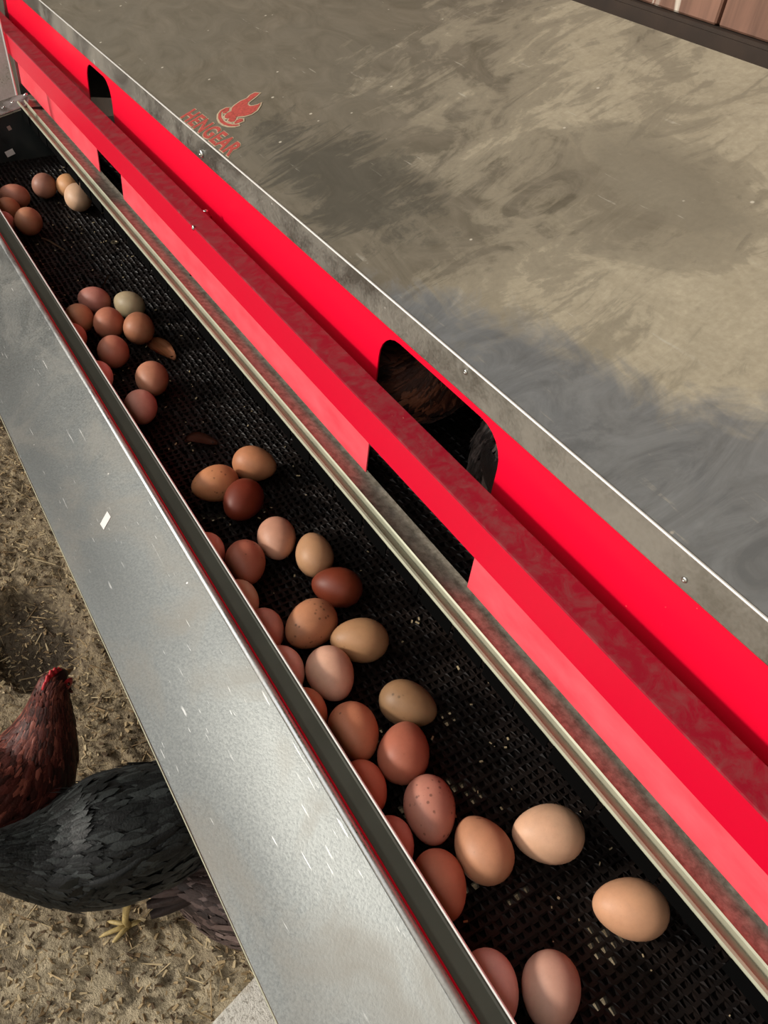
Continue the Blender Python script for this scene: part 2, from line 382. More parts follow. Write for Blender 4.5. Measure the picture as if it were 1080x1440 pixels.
# front panel with two rounded openings
def rounded(x0, x1, d0, d1, r, n=6):
    pts = [(x0, d1)]
    for k in range(n + 1): a = math.pi * k / (2 * n); pts.append((x0 + r - r * math.cos(a), d0 + r - r * math.sin(a)))
    for k in range(n + 1): a = math.pi * k / (2 * n); pts.append((x1 - r + r * math.sin(a), d0 + r - r * math.cos(a)))
    pts.append((x1, d1)); return pts
OPEN = [(-1.412, -1.292), (-0.532, -0.350)]
PT, PB = 0.336, 0.5386
bm = bmesh.new()
outline = [(BX0, PT), (BX1, PT), (BX1, PB)]
for (a, b) in OPEN[::-1]:
    outline += rounded(a, b, 0.3665, PB, 0.03)[::-1]
outline.append((BX0, PB))
fr = [bm.verts.new((x, PY, zd(d))) for x, d in outline]
f = bm.faces.new(fr); r = bmesh.ops.extrude_face_region(bm, geom=[f])
for v in r['geom']:
    if isinstance(v, bmesh.types.BMVert): v.co.y += 0.0014
bmesh.ops.triangulate(bm, faces=[f for f in bm.faces if len(f.verts) > 4]); bmesh.ops.recalc_face_normals(bm, faces=bm.faces[:])
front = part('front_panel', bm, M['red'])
# perch bar
bm = bmesh.new(); bmt = bmesh.new()
sheet(bm, [(0.345, 0.4425), (0.3315, 0.4408), (0.330, 0.439), (0.330, 0.4055)], -2.16, BX1 + 0.02)
bar = part('perch_bar', bm, M['redbar'])
sheet(bmt, [(0.330, 0.4055), (0.3304, 0.4040), (0.3316, 0.4036), (0.3545, 0.400), (0.3555, 0.401), (0.3555, 0.4425)], -2.16, BX1 + 0.02)
obj('bar_top', bmt, M['redtop'], bar)
# folded sheet seam and bolts on the bar
for px, py in ((289, 298), (272, 320)):
    p = at_y(px, py, 0.33) if py > 300 else at_z(px, py, zd(0.402)); 
    screw(bar, (p.x, p.y - (0.0 if py > 300 else 0), p.z + (0.001 if py < 300 else 0)), (0, -1, 0) if py > 300 else (0, 0, 1), 0.003)
# arms holding the perch bar to the front panel
for x in (-1.90, -0.93, 0.12):
    bm = bmesh.new(); bx(bm, x - 0.006, x + 0.006, 0.3315, PY, zd(0.437), zd(0.420)); obj('bar_arm', bm, M['redbar'], bar)
# sill rail + dusty shelf
bm = bmesh.new(); sheet(bm, [(0.3368, 0.5375), (0.3368, 0.5365), (0.3378, 0.5345), (0.3400, 0.5342), (0.3418, 0.5362), (0.3432, 0.5395), (0.3492, 0.5395), (0.3503, 0.5345), (0.3515, 0.5330), (0.3528, 0.5345), (0.3535, 0.5425)], -1.80, BX1, 0.001)
rail = part('sill_rail', bm, M['rail'])
bm = bmesh.new(); sheet(bm, [(0.3535, 0.5425), (0.372, 0.5450), (0.384, 0.5455), (0.385, 0.556)], -1.84, BX1, 0.001)
part('dusty_sill', bm, M['shelf'])
bm = bmesh.new(); x = -1.77
while x < BX1 - 0.02:
    L = random.uniform(0.035, 0.06); bx(bm, x, x + L, 0.3362, 0.3374, zd(0.553 + random.uniform(-0.003, 0.003)), zd(0.5372)); x += L + random.uniform(0.001, 0.012)
o = part('rubber_flap', bm, NT('black_rubber').set(srgb('040404'), 1.0, 0.0, 0.05))
# roof with lip
RY0, RD0, RY1, RD1 = 0.366, 0.3254, 0.80, 0.1694
sl = (RD0 - RD1) / (RY1 - RY0)
bm = bmesh.new(); sheet(bm, [(RY0 + 0.001, RD0 - 0.0003), (RY0 + 0.2, RD0 - 0.2 * sl), (RY1, RD1), (RY1 + 0.002, RD1 + 0.002), (RY1 + 0.002, RD1 + 0.02)], BX0 - 0.015, BX1 + 0.015, 0.0015, 4)
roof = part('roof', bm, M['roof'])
bm = bmesh.new(); sheet(bm, [(RY0 + 0.006, 0.3535), (RY0 + 0.001, 0.3520), (RY0, 0.3505), (RY0, RD0 + 0.0005), (RY0 + 0.0012, RD0 - 0.0006)], BX0 - 0.015, BX1 + 0.015, 0.0012)
lip = part('roof_lip', bm, M['lip'])
bm = bmesh.new(); tube(bm, [(BX0 - 0.015, RY0 + 0.0006, zd(RD0 - 0.0004)), (BX1 + 0.015, RY0 + 0.0006, zd(RD0 - 0.0004))], 0.0011, 8); obj('ridge_fold', bm, M['edge'], lip)
for px, py in ((284, 216), (963, 815), (655, 523)):
    p = at_y(px, py, RY0); screw(lip, p + Vector((0, -0.0002, 0)), (0, -1, 0), 0.0050 if px == 284 else 0.0022)
# side, back, dividers
bm = bmesh.new()
def side(bm, x0, x1, yf=0.371):
    pts = [(yf, 0.56), (yf, RD0 + 0.004), (RY1 - 0.003, RD1 + 0.006), (RY1 - 0.003, 0.60)]
    A = [bm.verts.new((x0, y, zd(d))) for y, d in pts]; B = [bm.verts.new((x1, y, zd(d))) for y, d in pts]
    bm.faces.new(A); bm.faces.new(B[::-1])
    for i in range(4): bm.faces.new((A[i], B[i], B[(i + 1) % 4], A[(i + 1) % 4]))
    bmesh.ops.recalc_face_normals(bm, faces=bm.faces[:])
side(bm, BX0 - 0.0065, BX0 - 0.0005); part('side_panel', bm, M['lid'])
bm = bmesh.new(); side(bm, BX1 + 0.0005, BX1 + 0.0065); part('side_panel', bm, M['lid'])
bm = bmesh.new(); bx(bm, BX0, BX1, RY1 - 0.004, RY1 - 0.002, zd(0.62), zd(RD1 + 0.008)); part('back_panel', bm, M['nest_dark'])
for x in (-1.02, ):
    bm = bmesh.new(); side(bm, x - 0.001, x + 0.001, PY + 0.002); part('divider', bm, M['nest_dark'])
bm = bmesh.new(); bx(bm, BX0, BX1, 0.40, RY1 - 0.004, zd(0.62), zd(0.615)); part('underside', bm, M['nest_dark'])
# legs
for x in (-1.86, 0.10):
    for y in (0.40, 0.78):
        bm = bmesh.new(); bx(bm, x - 0.018, x + 0.018, y - 0.018, y + 0.018, 0.0, zd(0.617)); o = part('leg', bm, M['inner'])

# perforated mats: every cell has a hole with walls; some are open right through
def mat_cells(bm, x0, x1, y0, y1, zfun, pitch, open_fun, dep=0.0045):
    nx = int((x1 - x0) / pitch); ny = int((y1 - y0) / pitch)
    for i in range(nx):
        for j in range(ny):
            cx = x0 + (i + 0.5) * pitch; cy = y0 + (j + 0.5) * pitch; h = pitch / 2
            jx = random.uniform(-0.0008, 0.0008); jy = random.uniform(-0.0008, 0.0008); hx = h * random.uniform(0.45, 0.72); hy = h * random.uniform(0.5, 0.78)
            up = random.uniform(0.0003, 0.0022)
            O = [(cx - h, cy - h), (cx + h, cy - h), (cx + h, cy + h), (cx - h, cy + h)]
            I = [(cx - hx + jx, cy - hy + jy), (cx + hx + jx, cy - hy * .6 + jy), (cx + hx + jx, cy + hy * .6 + jy), (cx - hx + jx, cy + hy + jy)]
            a = [bm.verts.new((x, y, zfun(y))) for x, y in O]
            b = [bm.verts.new((x, y, zfun(y) + (up if k in (0, 3) else 0))) for k, (x, y) in enumerate(I)]
            c = [bm.verts.new((x, y, zfun(y) - dep)) for x, y in I]
            for k in range(4):
                l = (k + 1) % 4
                bm.faces.new((a[k], a[l], b[l], b[k])); bm.faces.new((b[k], b[l], c[l], c[k]))
            if not open_fun(cx, cy): bm.faces.new(c)
TFY, TBY = 0.188, 0.405
def mat_d(y): return 0.645 - (y - TFY) * 0.06
def mat_z(y): return zd(mat_d(y))
TX0 = -1.775
def is_open(x, y):
    return x > -0.9 and y < 0.345 and noise.noise(Vector((x * 38, y * 38, 1.7))) > 0.36 + 0.12 * (x < -0.3)
bm = bmesh.new(); mat_cells(bm, TX0 + 0.002, BX1 - 0.01, TFY + 0.002, TBY + 0.03, mat_z, 0.0082, is_open)
o = part('tray_mat', bm, M['mat'])
bm = bmesh.new(); mat_cells(bm, -0.92, -0.10, 0.387, RY1 - 0.012, lambda y: zd(0.560 + 0.02 * (0.45 - y)), 0.0105, lambda x, y: False)
part('nest_mat', bm, M['mat'])
bm = bmesh.new(); mat_cells(bm, -1.55, -1.15, 0.387, RY1 - 0.012, lambda y: zd(0.560 + 0.02 * (0.45 - y)), 0.014, lambda x, y: False)
part('nest_mat', bm, M['mat'])

# egg tray: front wall with an inward flange, end walls
bm = bmesh.new(); sheet(bm, [(0.2068, 0.5895), (0.2072, 0.5858), (0.2060, 0.5848), (0.2040, 0.5852), (0.2030, 0.5870), (0.1885, 0.5905), (0.1865, 0.5925), (0.1860, 0.660), (0.20, 0.662)][::-1], TX0, BX1, 0.001)
tray = part('egg_tray', bm, M['flange'])
bm = bmesh.new(); tube(bm, [(TX0, 0.2064, zd(0.5860)), (BX1, 0.2064, zd(0.5860))], 0.0016, 8); obj('tray_edge', bm, M['edge'], tray)
# tray end wall (far) with sloping top
def endwall(x, xt):
    bm = bmesh.new(); pts = [(0.1870, 0.66), (0.1870, 0.586), (0.355, 0.540), (0.43, 0.540), (0.43, 0.66)]
    A = [bm.verts.new((x, y, zd(d))) for y, d in pts]; B = [bm.verts.new((x + xt, y, zd(d))) for y, d in pts]
    bm.faces.new(A); bm.faces.new(B[::-1])
    for i in range(5): bm.faces.new((A[i], B[i], B[(i + 1) % 5], A[(i + 1) % 5]))
    bmesh.ops.recalc_face_normals(bm, faces=bm.faces[:]); return bm
ew = obj('end_wall', endwall(TX0 - 0.002, 0.002), M['inner'], tray)
obj('end_wall', endwall(BX1 - 0.004, 0.002), M['inner'], tray)
for px, py, wdt, hgt in ((14, 215, 0.017, 0.011), (13, 180, 0.007, 0.008)):
    r = ray(px, py); t_ = (TX0 + 0.0004) / r.x; p = Vector((0, 0, CAMH)) + r * t_
    bm = bmesh.new(); R = Matrix.Rotation(0.35, 3, 'X')
    vs = bx(bm, 0, 0.0006, -wdt / 2, wdt / 2, -hgt / 2, hgt / 2)
    for v in vs: v.co = R @ v.co + p
    s = obj('sticker', bm, M['sticker'] if py > 200 else plain('rust_spot', 'a08a80', 0.7), ew)
# far end bracket: sloping flange outside the end wall, with bolts
bm = bmesh.new(); v = []
for x in (TX0 - 0.105, TX0 - 0.0025):
    for y, d in ((0.1870, 0.582), (0.352, 0.537)): v.append((x, y, zd(d)))
P = [Vector(a) for a in v]
pl = [P[0], P[2], P[3], P[3] + Vector((-0.035, 0.012, 0.006)), P[3] + Vector((-0.062, 0.004, 0.002)), P[3] + Vector((-0.085, -0.03, -0.010)), P[1] + Vector((0, -0.05, -0.0136))]
f = bm.faces.new([bm.verts.new(p) for p in pl]); r = bmesh.ops.extrude_face_region(bm, geom=[f])
for q in r['geom']:
    if isinstance(q, bmesh.types.BMVert): q.co.z -= 0.0016
bmesh.ops.recalc_face_normals(bm, faces=bm.faces[:])
br = obj('end_bracket', bm, M['roll'], tray)
nb = Vector((0, -0.273, 1)).normalized()
for px, py in ((18, 144), (33, 142), (36, 133), (5, 152)):
    p = at_plane(px, py, P[2], nb); screw(br, p, nb, 0.0042, 'bolt')
bm = bmesh.new(); tube(bm, [P[2] + Vector((0.001, 0, 0.001)), P[3] + Vector((0.001, 0, 0.001))], 0.0022, 8); obj('bracket_fold', bm, M['roll'], br)
# upright plate beyond the bracket
bm = bmesh.new(); a = at_y(23, 134, 0.325); b = at_y(2, 44, 0.325); xx = (a.x + b.x) / 2
pts = [(a.x, 0.325, a.z), (b.x, 0.325, b.z + 0.02), (b.x - 0.02, 0.20, b.z - 0.01), (a.x - 0.02, 0.20, a.z - 0.04)]
A = [bm.verts.new(p) for p in pts]; B = [bm.verts.new((p[0] - 0.002, p[1], p[2])) for p in pts]
bm.faces.new(A); bm.faces.new(B[::-1])
for i in range(4): bm.faces.new((A[i], B[i], B[(i + 1) % 4], A[(i + 1) % 4]))
bmesh.ops.recalc_face_normals(bm, faces=bm.faces[:]); ep = obj('end_plate', bm, M['roll'], tray)
bm = bmesh.new(); tube(bm, [(a.x, 0.3255, a.z), (b.x, 0.3255, b.z + 0.02)], 0.002, 8); obj('plate_fold', bm, M['edge'], ep)

# opened lid: hinge roll, sloping sheet
LX0, LX1 = -1.95, BX1
bm = bmesh.new(); lp = []
for k in range(9):
    a = math.radians(20 + 150 * k / 8); lp.append((0.1822 + 0.0042 * math.cos(a), 0.5875 - 0.0042 * math.sin(a)))
bm2 = bmesh.new(); tube(bm2, [(LX0, 0.1822, zd(0.5885)), (LX1, 0.1822, zd(0.5885))], 0.0036, 12)
N = 14; pts = []
for k in range(N + 1):
    s = k / N; y = 0.1785 - 0.0984 * s; d = 0.5885 + 0.0459 * s + 0.004 * math.sin(math.pi * s)
    pts.append((y, d))
sheet(bm, pts[::-1], LX0, LX1, 0.001, 40)
for v in bm.verts: v.co.z += 0.0016 * noise.noise(Vector((v.co.x * 4, v.co.y * 12, 0)))
lid = part('tray_lid', bm, M['lid'], True)
lid.data.set_sharp_from_angle(angle=math.radians(35))
obj('hinge_roll', bm2, M['roll'], lid, True)
bm = bmesh.new(); tube(bm, [(LX0, 0.0803, zd(0.6344)), (LX1, 0.0803, zd(0.6344))], 0.0007, 8); obj('lid_edge', bm, M['rail'], lid)
def lidpt(px, py):
    n = Vector((0, -0.0459, 0.0984)).normalized(); return at_plane(px, py, (0, 0.1785, zd(0.5885)), n), n
from mathutils.bvhtree import BVHTree
lbvh = BVHTree.FromPolygons([v.co[:] for v in lid.data.vertices], [p.vertices[:] for p in lid.data.polygons])
c4 = [lidpt(x, y)[0] for x, y in ((151, 719), (156, 727), (146, 745), (141, 737))]; n = lidpt(150, 730)[1]
bm = bmesh.new(); c4 = [lbvh.ray_cast(Vector((0, 0, CAMH)), (p - Vector((0, 0, CAMH))).normalized())[0] or p for p in c4]
lo = [bm.verts.new(p - n * 0.0002) for p in c4]; hi = [bm.verts.new(p + n * 0.0004) for p in c4]
bm.faces.new(hi); bm.faces.new(lo[::-1])
for i in range(4): bm.faces.new((lo[i], lo[(i + 1) % 4], hi[(i + 1) % 4], hi[i]))
bmesh.ops.recalc_face_normals(bm, faces=bm.faces[:])
obj('sticker', bm, M['sticker'], lid)
# red reflection in the gap between lid and tray, added as a coloured strip
bm = bmesh.new(); bx(bm, LX0 + 0.15, LX1, 0.1866, 0.1882, zd(0.5912), zd(0.5892)); obj('red_reflection_strip', bm, M['redbar'], lid)

# printed mark on the roof: word and hen-shaped emblem
nr = Vector((0, -sl, 1)).normalized(); rp0 = Vector((0, RY0, zd(RD0))); yr = Vector((0, 1, sl)).normalized()
M['print'] = plain('worn_red_print', 'ad4a42', 0.6, 0, 0.25, 300); M['cream'] = plain('cream_print_edge', 'b5a48a', 0.6, 0, 0.15, 200)
def flat(poly, mat, lift, name, grow=0.0):
    P = [at_plane(300 + x / 13.5, 130 + y / 13.5, rp0, nr) for x, y in poly]
    if grow:
        Q = []; n_ = len(P)
        ar = sum((P[i] - P[0]).cross(P[(i + 1) % n_] - P[0]).dot(nr) for i in range(n_)); sgn = 1 if ar > 0 else -1
        for i in range(n_):
            t_ = (P[(i + 1) % n_] - P[i - 1]).normalized(); Q.append(P[i] + t_.cross(nr) * grow * sgn)
        P = Q
    bm = bmesh.new(); f = bm.faces.new([bm.verts.new(p + nr * lift) for p in P])
    r = bmesh.ops.extrude_face_region(bm, geom=[f])
    for q in r['geom']:
        if isinstance(q, bmesh.types.BMVert): q.co += nr * 0.0002
    bmesh.ops.recalc_face_normals(bm, faces=bm.faces[:]); bmesh.ops.triangulate(bm, faces=[f for f in bm.faces if len(f.verts) > 4])
    return bm
polys = [
 [(880,20),(790,15),(705,60),(650,120),(520,175),(420,245),(360,300),(345,370),(400,430),(440,470),(520,462),(600,455),(720,420),(820,350),(880,260),(900,205),(850,240),(760,265),(690,270),(650,240),(660,200),(720,150),(800,90)],
 [(330,300),(250,300),(150,350),(100,420),(95,500),(130,570),(200,620),(300,650),(420,650),(500,630),(480,618),(380,622),(280,602),(200,555),(152,480),(150,400),(190,350),(260,325)],
 [(305,312),(230,335),(182,372),(182,412),(235,402),(295,355)],
 [(340,370),(270,400),(222,450),(222,490),(260,505),(310,500),(280,548),(340,572),(400,560),(440,500),(420,430)],
 [(560,510),(500,510),(440,540),(400,592),(425,605),(500,580),(565,555)]]
bmA = bmesh.new(); bmB = bmesh.new()
for k, pg in enumerate(polys):
    for tgt, args in ((bmA, (0.0006, 0.0)), (bmB, (0.0003, 0.0022))):
        b_ = flat(pg, None, args[0] + 0.0001 * k * 0, 'x', args[1]); me = bpy.data.meshes.new('t'); b_.to_mesh(me); b_.free(); tgt.from_mesh(me); bpy.data.meshes.remove(me)
em = obj('emblem', bmA, M['print'], roof)
obj('emblem_outline', bmB, M['cream'], roof)
for LOFF, LMAT, LIFT, LNAME in ((0.028, 'print', 0.0006, 'lettering'), (0.062, 'cream', 0.0002, 'lettering_edge')):
    cu = bpy.data.curves.new('lettering', 'FONT'); cu.body = 'HENGEAR'; cu.size = 1.0; cu.extrude = 0.002; cu.offset = LOFF; cu.shear = 0.0; cu.space_character = 1.12
    to = bpy.data.objects.new('lettering_src', cu); C.objects.link(to)
    dg = bpy.context.evaluated_depsgraph_get(); dg.update()
    me = bpy.data.meshes.new_from_object(to.evaluated_get(dg)); bpy.data.objects.remove(to)
    A = at_plane(253, 166, rp0, nr); B = at_plane(321, 221, rp0, nr); T = at_plane(274, 153, rp0, nr)
    xs_ = [v.co.x for v in me.vertices]; ys_ = [v.co.y for v in me.vertices]
    if LNAME == 'lettering': x0_, x1_ = min(xs_), max(xs_); y0_, y1_ = min(ys_), max(ys_)
    Ax = B - A; Tx = (T - A)
    A = A + Tx * 0.0
    for v in me.vertices:
        u_ = (v.co.x - x0_) / (x1_ - x0_); w_ = (v.co.y - y0_) / (y1_ - y0_)
        v.co = A + Ax * u_ + Tx * w_ + nr * (LIFT + (0.0001 if v.co.z > 0 else 0))
    me.name = LNAME; me.materials.clear(); me.materials.append(M[LMAT])
    lt = bpy.data.objects.new(LNAME, me); C.objects.link(lt); lt.parent = roof

# ------------------------------------------------------------------ EGGS
def egg_mat(h, speck, seed, blotch=0.06):
    t = NT('eggshell'); v = t.map((1, 1, 1), (0, 0, 0), (seed * 1.7, seed * 0.3, 0)); c = srgb(h); c = tuple([x + (y - x) * 0.10 for x, y in zip(c[:3], (0.85, 0.62, 0.44))] + [1]) if c[1] > 0.06 else c
    n = t.noise(v, 45, 4, 0.6); f = t.noise(v, 700, 3, 0.6)
    d = tuple([x * 0.86 for x in c[:3]] + [1]); e = tuple([min(1, x * 1.10) for x in c[:3]] + [1])
    col = t.ramp(n, [(0.3, d), (0.7, e)])
    col = t.mix(t.ramp(f, [(0.55, 0.0), (0.8, 0.18)]), col, tuple([x * 0.5 for x in c[:3]] + [1]))
    if speck:
        vo = t.n.new('ShaderNodeTexVoronoi'); t.l.new(v, vo.inputs['Vector']); vo.inputs['Scale'].default_value = 170
        k = t.noise(v, 60, 2)
        m = t.math('MULTIPLY', t.ramp(vo.outputs['Distance'], [(0.16, 1.0), (0.26, 0.0)]), t.ramp(k, [(0.62 - 0.16 * speck, 0.0), (0.68 - 0.16 * speck, 0.8)]))
        col = t.mix(m, col, tuple([x * 0.35 for x in c[:3]] + [1]))
    t.set(col, 0.5, 0.0, 0.35); t.bump(f, 0.08, 0.0004)
    t.b.inputs['Subsurface Weight'].default_value = 0.06; t.b.inputs['Subsurface Radius'].default_value = (0.01, 0.004, 0.002); t.b.inputs['Subsurface Scale'].default_value = 0.3
    return t.m
EGGS = [  # cx, cy, long px, short px, image angle of the long axis (deg, y down), colour, speckle, blunt end sign, label
 (775,1393,108,86,92,'bb8f7e',0,-1,'large pinkish brown egg at the bottom edge, nearest of all'),
 (690,1388,100,82,70,'e6c2b8',0,-1,'pale pink egg half behind the tray wall, beside the nearest large egg'),
 (887,1277,109,84,8,'c08b68',0,1,'light tan egg lying alone at the right, nearest the red front'),
 (771,1172,96,82,25,'cc9f80',0,1,'pale tan egg lying alone left above the lone rightmost egg'),
 (674,1190,98,80,58,'b57c5a',.3,1,'warm brown egg with one dark dot, touching the speckled pink-brown egg'),
 (619,1244,100,76,72,'bd7358',0,-1,'smooth terracotta egg against the tray wall below the speckled pink-brown egg'),
 (601,1139,100,74,80,'b27262',1,-1,'pink-brown egg with scattered dark speckles, upright beside the warm brown egg'),
 (569,1063,92,74,100,'a0503a',.2,1,'deep rust-red round egg just below the olive brown egg'),
 (498,1031,86,71,65,'b8714f',.2,-1,'orange-brown glossy egg against the wall left of the rust-red egg'),
 (574,990,84,64,22,'7c5a36',.1,-1,'olive brown egg lying across, above the rust-red egg'),
 (512,1104,78,64,60,'c87a60',0,-1,'terracotta egg half hidden by the tray wall below the orange-brown glossy egg'),
 (556,1184,74,64,55,'cf9a8e',0,-1,'dusky pink egg sliver behind the wall left of the speckled pink-brown egg'),
 (460,950,78,67,50,'d2a48c',0,-1,'pale pink-cream egg beside the wall below the two lying brown eggs'),
 (436,997,74,62,60,'cf9a76',0,-1,'tan egg sliver behind the wall just below the pale pink-cream egg'),
 (402,944,76,62,60,'f0ccc0',0,-1,'very pale pink egg sliver behind the wall left of the pale pink-cream egg'),
 (499,902,82,63,2,'9a7048',.1,1,'khaki brown egg lying sideways right of the blotched brown egg'),
 (437,879,82,66,-40,'a86d48',.9,1,'brown egg with a patch of dark pits, left of the khaki brown egg'),
 (474,825,72,57,12,'6e2f1b',0,1,'very dark chocolate red egg lying sideways above the khaki brown egg'),
 (440,778,72,53,75,'a67a54',0,1,'light tan upright egg above the very dark chocolate red egg'),
 (391,758,68,54,80,'b5826a',0,-1,'pinkish tan upright egg left of the light tan upright egg'),
 (345,794,64,57,60,'9c4f3a',.2,-1,'rust-coloured round egg by the wall left below the pinkish tan upright egg'),
 (374,883,64,54,60,'d29a8c',0,-1,'salmon pink egg half behind the wall left of the brown pitted egg'),
 (341,844,58,48,55,'e0cfb4',0,-1,'cream egg sliver behind the wall below the rust-coloured round egg'),
 (292,776,56,48,60,'f0c4b2',0,-1,'light pink egg sliver behind the wall left of the rust-coloured round egg'),
 (341,703,66,55,-50,'6c2d1c',0,1,'dark mahogany red egg at the bottom of the group of three'),
 (303,680,67,52,-14,'ba784a',.7,1,'orange-tan egg with dark dots, left of the dark mahogany red egg'),
 (358,652,62,50,12,'a8683f',0,-1,'caramel brown egg at the top of the group of three'),
 (198,573,50,46,70,'c0887a',0,-1,'pale pink shiny egg, lower one of the touching pair near the wall'),
 (214,533,51,46,70,'a86c50',0,-1,'medium brown egg, upper one of the touching pair'),
 (138,530,48,42,60,'f0c0ba',0,-1,'light pink egg half behind the wall below the cluster of six'),
 (159,493,48,44,40,'a8644e',0,1,'reddish brown egg at the bottom of the cluster, beside the tray wall pair'),
 (195,460,46,43,60,'9a5c3a',0,1,'dark orange-brown egg at the right of the cluster below the greenish egg'),
 (153,453,44,43,30,'a56046',0,1,'brick brown egg in the middle of the cluster'),
 (111,451,44,40,20,'b07c58',.2,-1,'tan egg with a cracked end at the left of the cluster'),
 (104,472,44,38,60,'c08878',0,-1,'brown egg sliver behind the wall below the cracked egg'),
 (132,422,47,39,15,'9c5c52',0,1,'mauve brown egg at the top left of the cluster'),
 (181,428,49,38,25,'908465',0,1,'grey-green egg at the top right of the cluster'),
 (62,260,37,34,45,'8e5a4a',0,1,'dusky brown egg at the far end, standing apart in the middle'),
 (97,262,37,33,10,'bd8654',0,-1,'orange tan egg at the far end, behind the cream egg'),
 (110,278,42,38,70,'c8a080',0,-1,'cream egg at the far end under the sill rail'),
 (20,275,46,33,12,'985844',0,1,'brown egg lying sideways at the far end, beside the left image edge'),
 (11,292,38,30,30,'a86a46',0,1,'orange-brown egg in front of the sideways egg at the far end'),
 (39,310,41,38,50,'a66a4a',0,1,'round brown egg in the foreground of the far end group'),
 (6,314,36,32,60,'cf9a96',0,-1,'pink egg sliver behind the tray wall at the far end'),
]
def egg_mesh(a, b, seg=28, rings=18):
    bm = bmesh.new(); rows = []
    for i in range(1, rings):
        th = math.pi * i / rings; t_ = math.cos(th); r = b * math.sin(th) * (1 + 0.13 * t_ - 0.02 * t_ * t_)
        rows.append([bm.verts.new((a * t_, r * math.cos(2 * math.pi * k / seg), r * math.sin(2 * math.pi * k / seg))) for k in range(seg)])
    for i in range(len(rows) - 1):
        for k in range(seg): bm.faces.new((rows[i][k], rows[i + 1][k], rows[i + 1][(k + 1) % seg], rows[i][(k + 1) % seg]))
    p = bm.verts.new((a, 0, 0)); q = bm.verts.new((-a, 0, 0))
    for k in range(seg):
        bm.faces.new((p, rows[0][k], rows[0][(k + 1) % seg])); bm.faces.new((q, rows[-1][(k + 1) % seg], rows[-1][k]))
    bmesh.ops.recalc_face_normals(bm, faces=bm.faces[:]); return bm
E_ = []
for cx, cy, lg, sh, ang, colr, sp, sg, lab in EGGS:
    b = 0.0215
    for _ in range(6):
        y_guess = 0.28 if _ == 0 else p.y
        zc = mat_z(y_guess) + b + 0.0018; p = at_z(cx, cy, zc)
        v = p - Vector((0, 0, CAMH)); depth = ray(cx, cy).length; dist = v.length
        depthz = dist * F / depth
        b = sh / 2 * depthz / F / (depth / F) ** 0.25
        b = max(0.0185, min(0.0245, b))
    ratio = lg / sh; view = Vector((v.x, v.y, 0)).normalized()
    ca, sa = math.cos(math.radians(ang)), math.sin(math.radians(ang))
    d1 = at_z(cx + ca * lg / 2, cy + sa * lg / 2, zc) - at_z(cx - ca * lg / 2, cy - sa * lg / 2, zc)
    ax = d1.normalized()
    k = max(0.0, min(1.0, (ratio - 1.08) / 0.14))
    if ax.dot(view) < 0: vv = -view
    else: vv = view
    ax = (ax * k + vv * (1 - k)).normalized()
    a = b * 1.28 if ratio < 1.22 else b * max(1.2, min(1.4, ratio * 1.02))
    E_.append([p, ax * sg, a, b, colr, sp, lab])
# settle: push overlapping eggs apart gently and keep them inside the tray
def ext(e, d): return math.sqrt((e[2] * e[1].dot(d)) ** 2 + e[3] ** 2 * (1 - e[1].dot(d) ** 2))
for it in range(60):
    for i in range(len(E_)):
        for j in range(i + 1, len(E_)):
            d = E_[j][0] - E_[i][0]; L = d.length
            if L > 0.08: continue
            u = d.normalized(); need = (ext(E_[i], u) + ext(E_[j], u)) * 0.985
            if L < need:
                s = (need - L) * 0.5; E_[i][0] = E_[i][0] - Vector((u.x, u.y, 0)) * s; E_[j][0] = E_[j][0] + Vector((u.x, u.y, 0)) * s
    for e in E_:
        m_ = TFY + 0.0005 + ext(e, Vector((0, 1, 0)))
        if e[0].y < m_: e[0].y = m_
        e[0].z = mat_z(e[0].y) + e[3] + 0.0012
for k, (p, ax, a, b, colr, sp, lab) in enumerate(E_):
    o = obj('egg', egg_mesh(a, b), egg_mat(colr, sp, k), None, True)
    o.rotation_mode = 'QUATERNION'; o.rotation_quaternion = ax.to_track_quat('X', 'Z'); o.location = p
    tag(o, lab, 'egg', 'eggs rolled into the nest box tray')

# debris on the tray mat
def leaf(p, L, W, rz, col, name, label, cat, curl=0.006):
    bm = bmesh.new(); n_ = 10; rows = []
    for i in range(n_ + 1):
        s = i / n_; w_ = W * math.sin(math.pi * min(1, s * 0.92 + 0.04)) ** 0.8 * (1 - 0.3 * s)
        row = []
        for j in range(5):
            q = (j - 2) / 2; row.append(bm.verts.new(((s - 0.5) * L, q * w_ / 2, curl * (abs(q) ** 2) + curl * math.sin(s * 5) * 0.5 + 0.0015)))
        rows.append(row)
    for i in range(n_):
        for j in range(4): bm.faces.new((rows[i][j], rows[i + 1][j], rows[i + 1][j + 1], rows[i][j + 1]))
    bmesh.ops.solidify(bm, geom=bm.faces[:], thickness=0.0005)
    t = NT('dry_' + cat); s = t.noise(t.map((20, 320, 20)), 1, 3); c = srgb(col)
    t.set(t.ramp(s, [(0.3, tuple([x * 0.55 for x in c[:3]] + [1])), (0.7, c)]), 0.7)
    o = obj(name, bm, t.m, None, True); o.location = p; o.rotation_euler = (0, 0, rz)
    return tag(o, label, cat)
def on_mat(px, py):
    p = at_z(px, py, mat_z(0.3)); p.z = mat_z(p.y) + 0.0015; return p
leaf(on_mat(226, 496), 0.062, 0.036, 0.35, 'a8683f', 'feather', 'curled brown feather on the black mat right of the cluster of eggs', 'feather')
leaf(on_mat(283, 624), 0.040, 0.026, 1.1, '6a3a26', 'feather', 'dark brown feather on the black mat above the group of three eggs', 'feather')
leaf(on_mat(75, 345), 0.06, 0.004, 0.4, '8a6a50', 'straw_stalk', 'thin bent straw stalk on the mat below the far end eggs', 'straw', 0.003)
